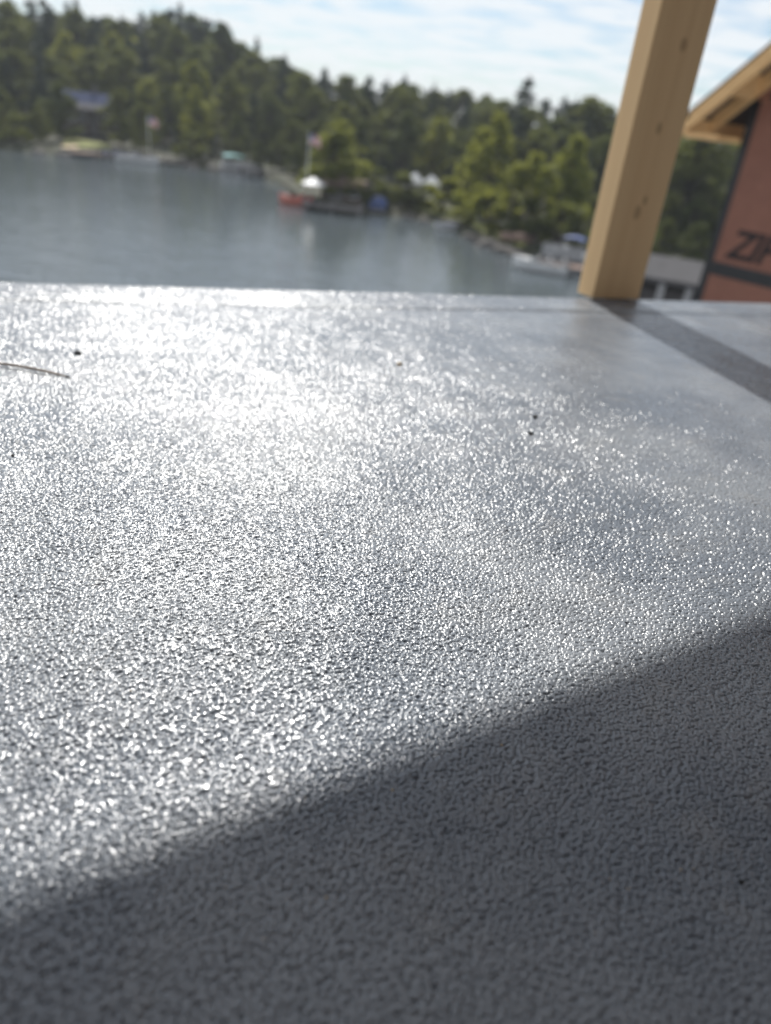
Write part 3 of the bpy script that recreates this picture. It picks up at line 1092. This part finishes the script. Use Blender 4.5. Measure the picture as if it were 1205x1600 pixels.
def runabout(P, rz, Ln, Wd, hull_m, deck_m, trim_m, label, canopy=None, motor=True, name='motorboat'):
    b = empty(name, (P.x, P.y, WZ), rz)
    Hh = 0.62
    R_ = hull_rings(Ln, Wd, Hh)
    MB().loft(R_, closed=False, caps=False).add(R_[0], [tuple(range(7))]).build('hull', hull_m, b)
    # foredeck and side decks, leaving an open cockpit
    d = MB()
    for i in range(12):
        a_, c_ = R_[i], R_[i + 1]
        if i >= 7:
            d.add([a_[0], c_[0], c_[6], a_[6]], [(0, 1, 2, 3)])
        else:
            for s0 in (0, 6):
                k1 = a_[s0] * 1.0
                k2 = c_[s0] * 1.0
                k3 = Vector((c_[s0].x, c_[s0].y * 0.82, c_[s0].z))
                k4 = Vector((a_[s0].x, a_[s0].y * 0.82, a_[s0].z))
                d.add([k1, k2, k3, k4], [(0, 1, 2, 3)])
    d.build('foredeck', deck_m, b)
    MB().box((-Ln * 0.46, -Wd * 0.38, 0.08), (Ln * 0.1, Wd * 0.38, 0.14)).build('cockpit_floor', GREYWOOD, b)
    xs = Ln * 0.08
    MB().loft([[Vector((xs + 0.25, -Wd * 0.40, Hh + 0.02)), Vector((xs + 0.27, -Wd * 0.40, Hh + 0.02)), Vector((xs - 0.03, -Wd * 0.36, Hh + 0.5)), Vector((xs - 0.05, -Wd * 0.36, Hh + 0.5))],
               [Vector((xs + 0.45, 0, Hh + 0.02)), Vector((xs + 0.47, 0, Hh + 0.02)), Vector((xs + 0.1, 0, Hh + 0.52)), Vector((xs + 0.08, 0, Hh + 0.52))],
               [Vector((xs + 0.25, Wd * 0.40, Hh + 0.02)), Vector((xs + 0.27, Wd * 0.40, Hh + 0.02)), Vector((xs - 0.03, Wd * 0.36, Hh + 0.5)), Vector((xs - 0.05, Wd * 0.36, Hh + 0.5))]],
              smooth=False).build('windshield', GLASS, b)
    for x in (-Ln * 0.08, -Ln * 0.34):
        s = MB().box((x - 0.25, -Wd * 0.34, 0.145), (x + 0.25, Wd * 0.34, 0.5)).build('seat', trim_m, b, bevel=0.05)
        MB().box((x - 0.33, -Wd * 0.34, 0.4), (x - 0.2, Wd * 0.34, 0.95)).build('backrest', trim_m, s, bevel=0.04)
    rail = MB()
    for s0 in (0, 6):
        rail.tube([r_[s0] + Vector((0, 0, 0.01)) for r_ in R_], 0.035, 6)
    rail.build('rub_rail', trim_m, b)
    if motor:
        m = MB().loft([[Vector((-Ln / 2 - 0.38 + dx, dy, z)) for dx, dy in ((0, -0.16), (0.36, -0.18), (0.36, 0.18), (0, 0.16))] for z in (0.5, 0.62, 0.9, 1.0)]).build('outboard_motor', DARK, b, bevel=0.04)
        MB().box((-Ln / 2 - 0.25, -0.06, -0.4), (-Ln / 2 - 0.1, 0.06, 0.5)).build('leg', DARK, m)
    if canopy:
        z = Hh + 1.35
        pts = []
        for i in range(7):
            u = i / 6
            x = -Ln * 0.40 + u * Ln * 0.52
            zz = z + 0.12 * math.sin(u * math.pi)
            pts.append([Vector((x, y, zz + 0.10 * (1 - (y / (Wd * 0.47)) ** 2))) for y in np.linspace(-Wd * 0.47, Wd * 0.47, 7)])
        vs_ = [v for r_ in pts for v in r_] + [v + Vector((0, 0, 0.03)) for r_ in pts for v in r_]
        fs_ = []
        for i in range(6):
            for k in range(6):
                q = (i * 7 + k, i * 7 + k + 1, (i + 1) * 7 + k + 1, (i + 1) * 7 + k)
                fs_ += [q, tuple(x + 49 for x in q[::-1])]
        MB().add(vs_, fs_, smooth=True).build('canopy', canopy, b)
        for x in (-Ln * 0.36, Ln * 0.09):
            for s in (-1, 1):
                MB().tube([(x * 0.6, s * Wd * 0.44, Hh), (x, s * Wd * 0.44, z + 0.02)], 0.02, 6).build('canopy_pole', METAL, b)
    tag(b, label, 'boat')
    return b


def pontoon(P, rz, Ln, Wd, label, canopy, fence_m):
    b = empty('pontoon_boat', (P.x, P.y, WZ), rz)
    for s in (-1, 1):
        MB().tube([(-Ln / 2, s * Wd * 0.36, 0.12), (Ln * 0.36, s * Wd * 0.36, 0.12), (Ln * 0.46, s * Wd * 0.36, 0.2), (Ln * 0.51, s * Wd * 0.36, 0.32)],
                  [0.3, 0.3, 0.2, 0.03], 12).build('float', METAL, b)
    MB().box((-Ln / 2, -Wd / 2, 0.44), (Ln * 0.48, Wd / 2, 0.54)).build('platform', GREYWOOD, b)
    z0, z1 = 0.62, 1.22
    out = [(-Ln * 0.47, -Wd * 0.48), (Ln * 0.36, -Wd * 0.48), (Ln * 0.45, -Wd * 0.30), (Ln * 0.45, Wd * 0.30), (Ln * 0.36, Wd * 0.48), (-Ln * 0.47, Wd * 0.48)]
    for i in range(5):
        (xa, ya), (xb, yb) = out[i], out[i + 1]
        dv = Vector((xb - xa, yb - ya, 0)).normalized()
        nv = Vector((-dv.y, dv.x, 0)) * 0.02
        A, B = Vector((xa, ya, 0)) + dv * 0.03, Vector((xb, yb, 0)) - dv * 0.03
        MB().loft([[A + nv + Vector((0, 0, z0)), A - nv + Vector((0, 0, z0)), A - nv + Vector((0, 0, z1)), A + nv + Vector((0, 0, z1))],
                   [B + nv + Vector((0, 0, z0)), B - nv + Vector((0, 0, z0)), B - nv + Vector((0, 0, z1)), B + nv + Vector((0, 0, z1))]], smooth=False).build('fence_panel', fence_m, b)
        MB().tube([A + Vector((0, 0, z1 + 0.06)), B + Vector((0, 0, z1 + 0.06))], 0.025, 6).build('rail', METAL, b)
    for x in (-Ln * 0.35, Ln * 0.22):
        s = MB().box((x - 0.5, -Wd * 0.44, 0.545), (x + 0.5, -Wd * 0.22, 0.95)).build('bench', WHITEP, b, bevel=0.05)
        MB().box((x - 0.5, Wd * 0.22, 0.545), (x + 0.5, Wd * 0.44, 0.95)).build('bench', WHITEP, b, bevel=0.05)
    MB().box((-Ln * 0.12, Wd * 0.05, 0.545), (Ln * 0.0, Wd * 0.3, 1.4)).build('console', WHITEP, b, bevel=0.05)
    if canopy:
        zc = 1.85
        m = MB()
        for u0 in range(6):
            x0 = -Ln * 0.42 + u0 * Ln * 0.075
            x1 = x0 + Ln * 0.075
            h0, h1 = (0.12 * math.sin(math.pi * u / 6) for u in (u0, u0 + 1))
            m.add([(x0, -Wd * 0.47, zc + h0), (x1, -Wd * 0.47, zc + h1), (x1, Wd * 0.47, zc + h1), (x0, Wd * 0.47, zc + h0),
                   (x0, -Wd * 0.47, zc + h0 + 0.04), (x1, -Wd * 0.47, zc + h1 + 0.04), (x1, Wd * 0.47, zc + h1 + 0.04), (x0, Wd * 0.47, zc + h0 + 0.04)],
                  [(0, 3, 2, 1), (4, 5, 6, 7), (0, 1, 5, 4), (2, 3, 7, 6)])
        m.build('canopy', canopy, b)
        for x in (-Ln * 0.40, Ln * 0.01):
            for s in (-1, 1):
                MB().tube([(x * 0.7, s * Wd * 0.46, z1), (x, s * Wd * 0.46, zc + 0.02)], 0.022, 6).build('canopy_pole', METAL, b)
    tag(b, label, 'boat')
    return b


def open_shell(P, rz, Ln, Wd, Hh, mat, label, name, cat, z=None, flip=False, inner=None):
    b = empty(name, (P.x, P.y, WZ if z is None else z), rz)
    R_ = hull_rings(Ln, Wd, Hh, 0.1, 14, 0.5)
    for i, r_ in enumerate(R_):
        u = i / 14
        k = 1 - max(0, (0.5 - u) / 0.5) ** 2.1 * 0.93
        for v in r_:
            v.y *= k
            v.z += 0.25 * Hh * max(0, (0.5 - u) / 0.5) ** 2
            if flip:
                v.z = Hh * 1.05 - v.z
    if flip:
        R_ = [r_[::-1] for r_ in R_]
    MB().loft(R_, closed=False, caps=False).build('hull', mat, b)
    rail = MB()
    for s0 in (0, 6):
        rail.tube([r_[s0] for r_ in R_], 0.03, 6)
    rail.build('gunwale', inner or GREYWOOD, b)
    for u in (4, 9):
        a_ = R_[u]
        zz = (a_[0].z + (0.08 if flip else -0.08))
        MB().box((a_[0].x - 0.1, -abs(a_[0].y) * 0.95, zz - 0.02), (a_[0].x + 0.1, abs(a_[0].y) * 0.95, zz + 0.02)).build('thwart', inner or GREYWOOD, b)
    tag(b, label, cat)
    return b


W_ = lambda px, py: at_z(px, py, WZ)
# far left dock and boats
P = W_(146, 247)
dock(P, -math.atan2(P.x, P.y) + 0.05, 5.0, 2.0, TANWOOD, 'short pale dock below the far left lawn')
P = W_(190, 250)
runabout(P, 0.7, 4.6, 1.9, WHITEP, WHITEP, BLUE, 'white motorboat beside the pale far left dock')
P = W_(214, 254)
runabout(P, 0.35, 5.0, 1.9, WHITEP, GREYWOOD, METAL, 'white and grey motorboat below the far left flag')
P = W_(262, 257)
dock(P, 0.25, 5.0, 1.6, GREYWOOD, 'grey dock right of the far left flag')
# middle of far shore
P = W_(378, 272)
pontoon(P, 0.45, 5.2, 2.3, 'pontoon boat with turquoise canopy on the far shore', TEAL, METAL)
P = W_(404, 278)
runabout(P, 0.8, 4.2, 1.7, METAL, GREYWOOD, GREYWOOD, 'grey motorboat right of the turquoise canopy')
P = W_(352, 269)
dock(P, 0.4, 4.0, 1.5, GREYWOOD, 'grey dock left of the turquoise canopy')
# the point
P = W_(463, 321)
runabout(P, math.pi - 0.16, 3.3, 1.6, SALMON, TANWOOD, RED, 'salmon red motorboat moored at the tip of the point', None, False)
P = W_(520, 332)
dock(P, 0.02, 5.4, 1.8, GREYWOOD, 'grey dock along the tip of the point', 0.6)
P, az = on_shore(533, 315, 2.0)
bh = empty('boathouse', (P.x, P.y, P.z - 0.3), -az)
MB().box((-1.9, 0, 0), (1.9, 2.6, 1.7)).build('wall', SIDING, bh)
MB().add([(-2.2, -0.4, 1.65), (2.2, -0.4, 1.65), (2.2, 3.0, 2.05), (-2.2, 3.0, 2.05), (-2.2, -0.4, 1.8), (2.2, -0.4, 1.8), (2.2, 3.0, 2.2), (-2.2, 3.0, 2.2)],
         [(0, 3, 2, 1), (4, 5, 6, 7), (0, 1, 5, 4), (1, 2, 6, 5), (2, 3, 7, 6), (3, 0, 4, 7)]).build('roof', TANWOOD, bh)
MB().box((-1.4, -0.05, 0.1), (0.2, -0.003, 1.4)).build('door', GREYWOOD, bh)
w = MB().box((0.7, -0.05, 0.7), (1.5, -0.003, 1.3)).build('window', WHITEP, bh)
MB().box((0.77, -0.058, 0.77), (1.43, -0.051, 1.23)).build('pane', GLASS, w)
tag(bh, 'low brown boathouse with tan roof under the rounded tree', 'boathouse')


def parasol(P, label, mat, r_=1.3, H=2.3):
    p_ = empty('parasol', P, 0)
    MB().tube([(0, 0, -0.2), (0, 0, H)], 0.03, 8).build('pole', METAL, p_)
    m = MB()
    N = 8
    vs_ = [(0, 0, H + 0.1)] + [(r_ * math.cos(2 * math.pi * k / N), r_ * math.sin(2 * math.pi * k / N), H - 0.45) for k in range(N)]
    m.add(vs_, [(0, 1 + k, 1 + (k + 1) % N) for k in range(N)])
    m.build('canopy', mat, p_)
    MB().tube([(0, 0, -0.05), (0, 0, 0.12)], 0.25, 10).build('base', GREYWOOD, p_)
    for k in range(N):
        MB().tube([(0, 0, H + 0.08), (r_ * 0.99 * math.cos(2 * math.pi * k / N), r_ * 0.99 * math.sin(2 * math.pi * k / N), H - 0.47)], 0.012, 4).build('rib', METAL, p_)
    tag(p_, label, 'parasol')


P, az = on_shore(490, 300, 0.6)
parasol(P + Vector((0, 0, 0.1)), 'white parasol at the tip of the point', WHITEP, 1.2, 2.2)


def sun_canopy(P, rz, label, s=2.4):
    c = empty('sun_canopy', P, rz)
    for x in (-1, 1):
        for y in (-1, 1):
            MB().tube([(x * s / 2, y * s / 2, -0.4), (x * s / 2, y * s / 2, 2.0)], 0.03, 6).build('leg', METAL, c)
    a = s / 2 + 0.08
    MB().add([(-a, -a, 1.95), (a, -a, 1.95), (a, a, 1.95), (-a, a, 1.95), (0, 0, 2.75), (-a, -a, 1.7), (a, -a, 1.7), (a, a, 1.7), (-a, a, 1.7)],
             [(0, 1, 4), (1, 2, 4), (2, 3, 4), (3, 0, 4), (0, 5, 6, 1), (1, 6, 7, 2), (2, 7, 8, 3), (3, 8, 5, 0)]).build('roof', WHITEP, c)
    tag(c, label, 'canopy')


P, az = on_shore(646, 300, 8.5)
sun_canopy(P, -az + 0.1, 'left of two white sun canopies on the bank behind the point', 1.5)
P, az = on_shore(672, 300, 8.0)
sun_canopy(P, -az - 0.05, 'right of two white sun canopies on the bank behind the point', 1.5)
# blue tarpaulin over a stack of gear
P, az = on_shore(590, 325, 0.9)
tp = empty('tarpaulin', P, -az)
tp.scale = (0.62, 0.62, 0.72)
rings = []
for i in range(9):
    u = i / 8
    k = 0.55 + 0.45 * math.sin(math.pi * (0.15 + 0.7 * u))
    rings.append([Vector((-1.3 + 2.6 * u, y * (1.05 if z < 0.2 else 0.8), z * k)) for y, z in ((-0.7, -0.1), (-0.7, 0.75), (-0.25, 1.45), (0.3, 1.5), (0.7, 0.8), (0.7, -0.1))])
MB().loft(rings).build('cover', BLUE, tp)
MB().box((-1.2, -0.76, -0.35), (1.2, 0.6, -0.02)).build('pallet', GREYWOOD, tp)
MB().tube([(-1.35, -0.74, 0.35), (0, -0.80, 0.3), (1.35, -0.74, 0.35)], 0.02, 5).build('rope', WHITEP, tp)
tag(tp, 'blue tarpaulin over stacked gear on the dark bank', 'tarpaulin')
# blue and white small boats in the cove
P = W_(700, 359)
open_shell(P, 0.25, 2.5, 1.1, 0.42, WHITEP, 'white rowing boat afloat beside the blue one in the cove', 'rowing_boat', 'boat', inner=BLUE)
P = W_(718, 358)
open_shell(P, 0.2, 2.3, 1.1, 0.42, BLUE, 'blue rowing boat at the grassy bank in the cove', 'rowing_boat', 'boat', inner=WHITEP)
# upturned canoe on the bank
P, az = on_shore(808, 370, 2.2)
open_shell(P, -az + 0.12, 2.6, 0.85, 0.38, TANWOOD, 'upturned tan canoe on the bank under the birches', 'canoe', 'canoe', z=P.z + 0.25, flip=True, inner=TANWOOD)
# boats beside the post
P = W_(842, 424)
runabout(P, math.pi - 0.2, 3.7, 1.6, WHITEP, WHITEP, METAL, 'white motorboat with rounded bow at the near dock', None, False)
P = W_(885, 428)
dock(P, -0.14, 4.4, 1.5, TANWOOD, 'tan dock running behind the lumber post', 0.55)
P = W_(876, 414)
pontoon(P, math.pi - 0.3, 3.2, 1.8, 'pontoon boat with blue canopy behind the tan dock', BLUE, METAL)
# rocks at the waterline
for i, (px, py, s) in enumerate(((752, 381, 0.7), (766, 387, 0.9), (790, 396, 0.8), (806, 400, 0.6), (735, 372, 0.6), (640, 341, 0.6), (664, 347, 0.5), (100, 244, 0.8), (60, 240, 0.7), (300, 263, 0.7))):
    P = W_(px, py)
    r = np.random.default_rng(100 + i)
    rings = []
    for k in range(6):
        ph = -0.4 + 1.9 * k / 5
        rings.append([Vector((math.cos(a) * math.cos(min(ph, 1.5)) * s * 1.3 * r.uniform(0.85, 1.15), math.sin(a) * math.cos(min(ph, 1.5)) * s * r.uniform(0.85, 1.15), math.sin(min(ph, 1.5)) * s * 0.7)) for a in np.linspace(0, 2 * math.pi, 9)[:-1]])
    o = MB().loft(rings, smooth=False).build('shore_rock', ROCKM)
    o.location = (P.x, P.y, WZ)
    tag(o, 'dark rock at the waterline ' + ('of the near cove' if px > 700 else 'of the point' if px > 600 else 'of the far left shore'), 'rock', 'rocks at the waterline ' + ('of the near cove' if px > 700 else 'of the point' if px > 600 else 'of the far left shore'))

# grey roofed lakeside shed seen between the post and the house wing
SD = 22.0
A = at_d(985, 402, SD + 3)
B = at_d(1108, 413, SD + 3)
zt = (A.z + B.z) / 2
mid = (A + B) / 2
sa = math.atan2(B.y - A.y, B.x - A.x)
shed = empty('lakeside_shed', (mid.x, mid.y, 0), sa)
hw = (B - A).length / 2 + 0.6
E1 = at_d(1050, 446, SD)
dz = zt - E1.z
MB().add([(-hw, -3.0, E1.z), (hw, -3.0, E1.z), (hw, 0, zt), (-hw, 0, zt), (-hw, -3.0, E1.z + 0.12), (hw, -3.0, E1.z + 0.12), (hw, 0, zt + 0.12), (-hw, 0, zt + 0.12)],
         [(0, 3, 2, 1), (4, 5, 6, 7), (0, 1, 5, 4), (1, 2, 6, 5), (2, 3, 7, 6), (3, 0, 4, 7)]).build('roof', ROOFGREY, shed)
MB().box((-hw + 0.1, -2.4, WZ), (hw - 0.1, -0.2, E1.z - 0.02)).build('wall', DARK, shed)
for k in range(5):
    x = -hw + 0.3 + (2 * hw - 0.6) * k / 4
    MB().box((x - 0.09, -2.92, WZ), (x + 0.09, -2.74, E1.z)).build('post', METAL, shed)
for k in (1, 2):
    x = -hw + 0.3 + (2 * hw - 0.6) * (k + 0.5) / 4
    MB().box((x - 0.3, -2.46, E1.z - 1.6), (x + 0.3, -2.402, E1.z - 0.25)).build('door', GREYWOOD, shed)
tag(shed, 'grey roofed shed with white posts between the post and the house wing', 'shed')

# ------------------------------------------------------------------ small things lying on the deck
def on_deck(x, y):
    return at_z(x, y, 0.0)


a, b = on_deck(-40, 566), on_deck(104, 590)
mid = on_deck(40, 577)
nd = empty('pine_needle', (mid.x, mid.y, 0))
pts = []
for i in range(9):
    u = i / 8
    q = a.lerp(b, u) - mid
    pts.append(Vector((q.x, q.y, 0.0011 + 0.0012 * math.sin(u * 3.1))) + (mid - (a.lerp(b, 0.55))) * math.sin(u * 3.14159) * Vector((1, 1, 0)).x * 0.6)
for q in pts:
    q.z = max(0.0009, q.z)
MB().tube(pts, [0.0006, 0.0009, 0.0010, 0.0011, 0.0011, 0.0011, 0.0011, 0.0010, 0.0006], 6).build('needle_blade', NEEDLE, nd)
MB().tube([pts[-1], pts[-1] + (pts[-1] - pts[-2]).normalized() * 0.003], [0.0009, 0.0007], 6).build('needle_base', SPECK, nd)
tag(nd, 'dry brown pine needle lying on the deck at the left', 'pine needle')
for i, (px, py, s, mat, lab) in enumerate((
        (122, 553, 0.0026, SPECK, 'dark grain of dirt just above the pine needle'),
        (836, 652, 0.0022, SPECK, 'upper of two dark grains of dirt on the deck'),
        (829, 678, 0.0018, SPECK, 'lower of two dark grains of dirt on the deck'),
        (624, 570, 0.0024, CHAFF, 'pale wood chip in the middle of the deck'),
        (20, 712, 0.0010, SPECK, 'tiny dark grain on the left of the deck'),
        (1158, 1378, 0.0008, SPECK, 'tiny dark grain in the deck shadow'))):
    P = on_deck(px, py)
    r = np.random.default_rng(300 + i)
    rings = []
    for k in range(5):
        ph = -0.6 + 2.1 * k / 4
        rings.append([Vector((math.cos(a_) * math.cos(ph) * s * 1.4 * r.uniform(0.8, 1.2), math.sin(a_) * math.cos(ph) * s * r.uniform(0.8, 1.2), math.sin(ph) * s * 0.8)) for a_ in np.linspace(0, 2 * math.pi, 8)[:-1]])
    o = MB().loft(rings).build('wood_chip' if mat is CHAFF else 'dirt_grain', mat)
    o.location = (P.x, P.y, s * 0.25)
    o.rotation_euler = (0, 0, i * 1.3)
    tag(o, lab, 'wood chip' if mat is CHAFF else 'dirt')

# fine sawdust and grit, too small to pick apart
gr = MB()
r = np.random.default_rng(77)
for i in range(170):
    P = on_deck(r.uniform(-60, 1260), 480 + 1000 * r.uniform(0, 1) ** 1.6)
    s_ = r.uniform(0.00018, 0.0006)
    a_ = r.uniform(0, 6.28)
    ca, sa_ = math.cos(a_) * s_, math.sin(a_) * s_
    k = r.uniform(0.4, 1.0)
    mi = 0 if r.uniform() < 0.55 else 1
    gr.add([(P.x - ca, P.y - sa_, 0.0002), (P.x + sa_ * k, P.y - ca * k, 0.0002), (P.x + ca, P.y + sa_, 0.0002), (P.x - sa_ * k, P.y + ca * k, 0.0002), (P.x, P.y, 0.0003 + s_ * 0.8)],
           [(0, 1, 4), (1, 2, 4), (2, 3, 4), (3, 0, 4), (3, 2, 1, 0)], mi)
go = gr.build('grit', [SPECK, CHAFF])
tag(go, 'fine grit and sawdust scattered over the deck', None, kind='stuff')

# ------------------------------------------------------------------ thin summer haze over the lake
HZ = Mat('thin_haze')
HZ.t.nodes.remove(HZ.b)
pv = HZ.n('ShaderNodeVolumePrincipled')
pv.inputs['Color'].default_value = (0.86, 0.92, 1.0, 1)
pv.inputs['Density'].default_value = 0.00045
pv.inputs['Anisotropy'].default_value = 0.1
HZ.link(pv.outputs[0], HZ.out.inputs['Volume'])
hz_o = MB().box((-950, -60, WZ - 3.0), (950, 960, 32.0)).build('haze', HZ.m)
tag(hz_o, 'thin pale haze over the lake', None, kind='stuff')
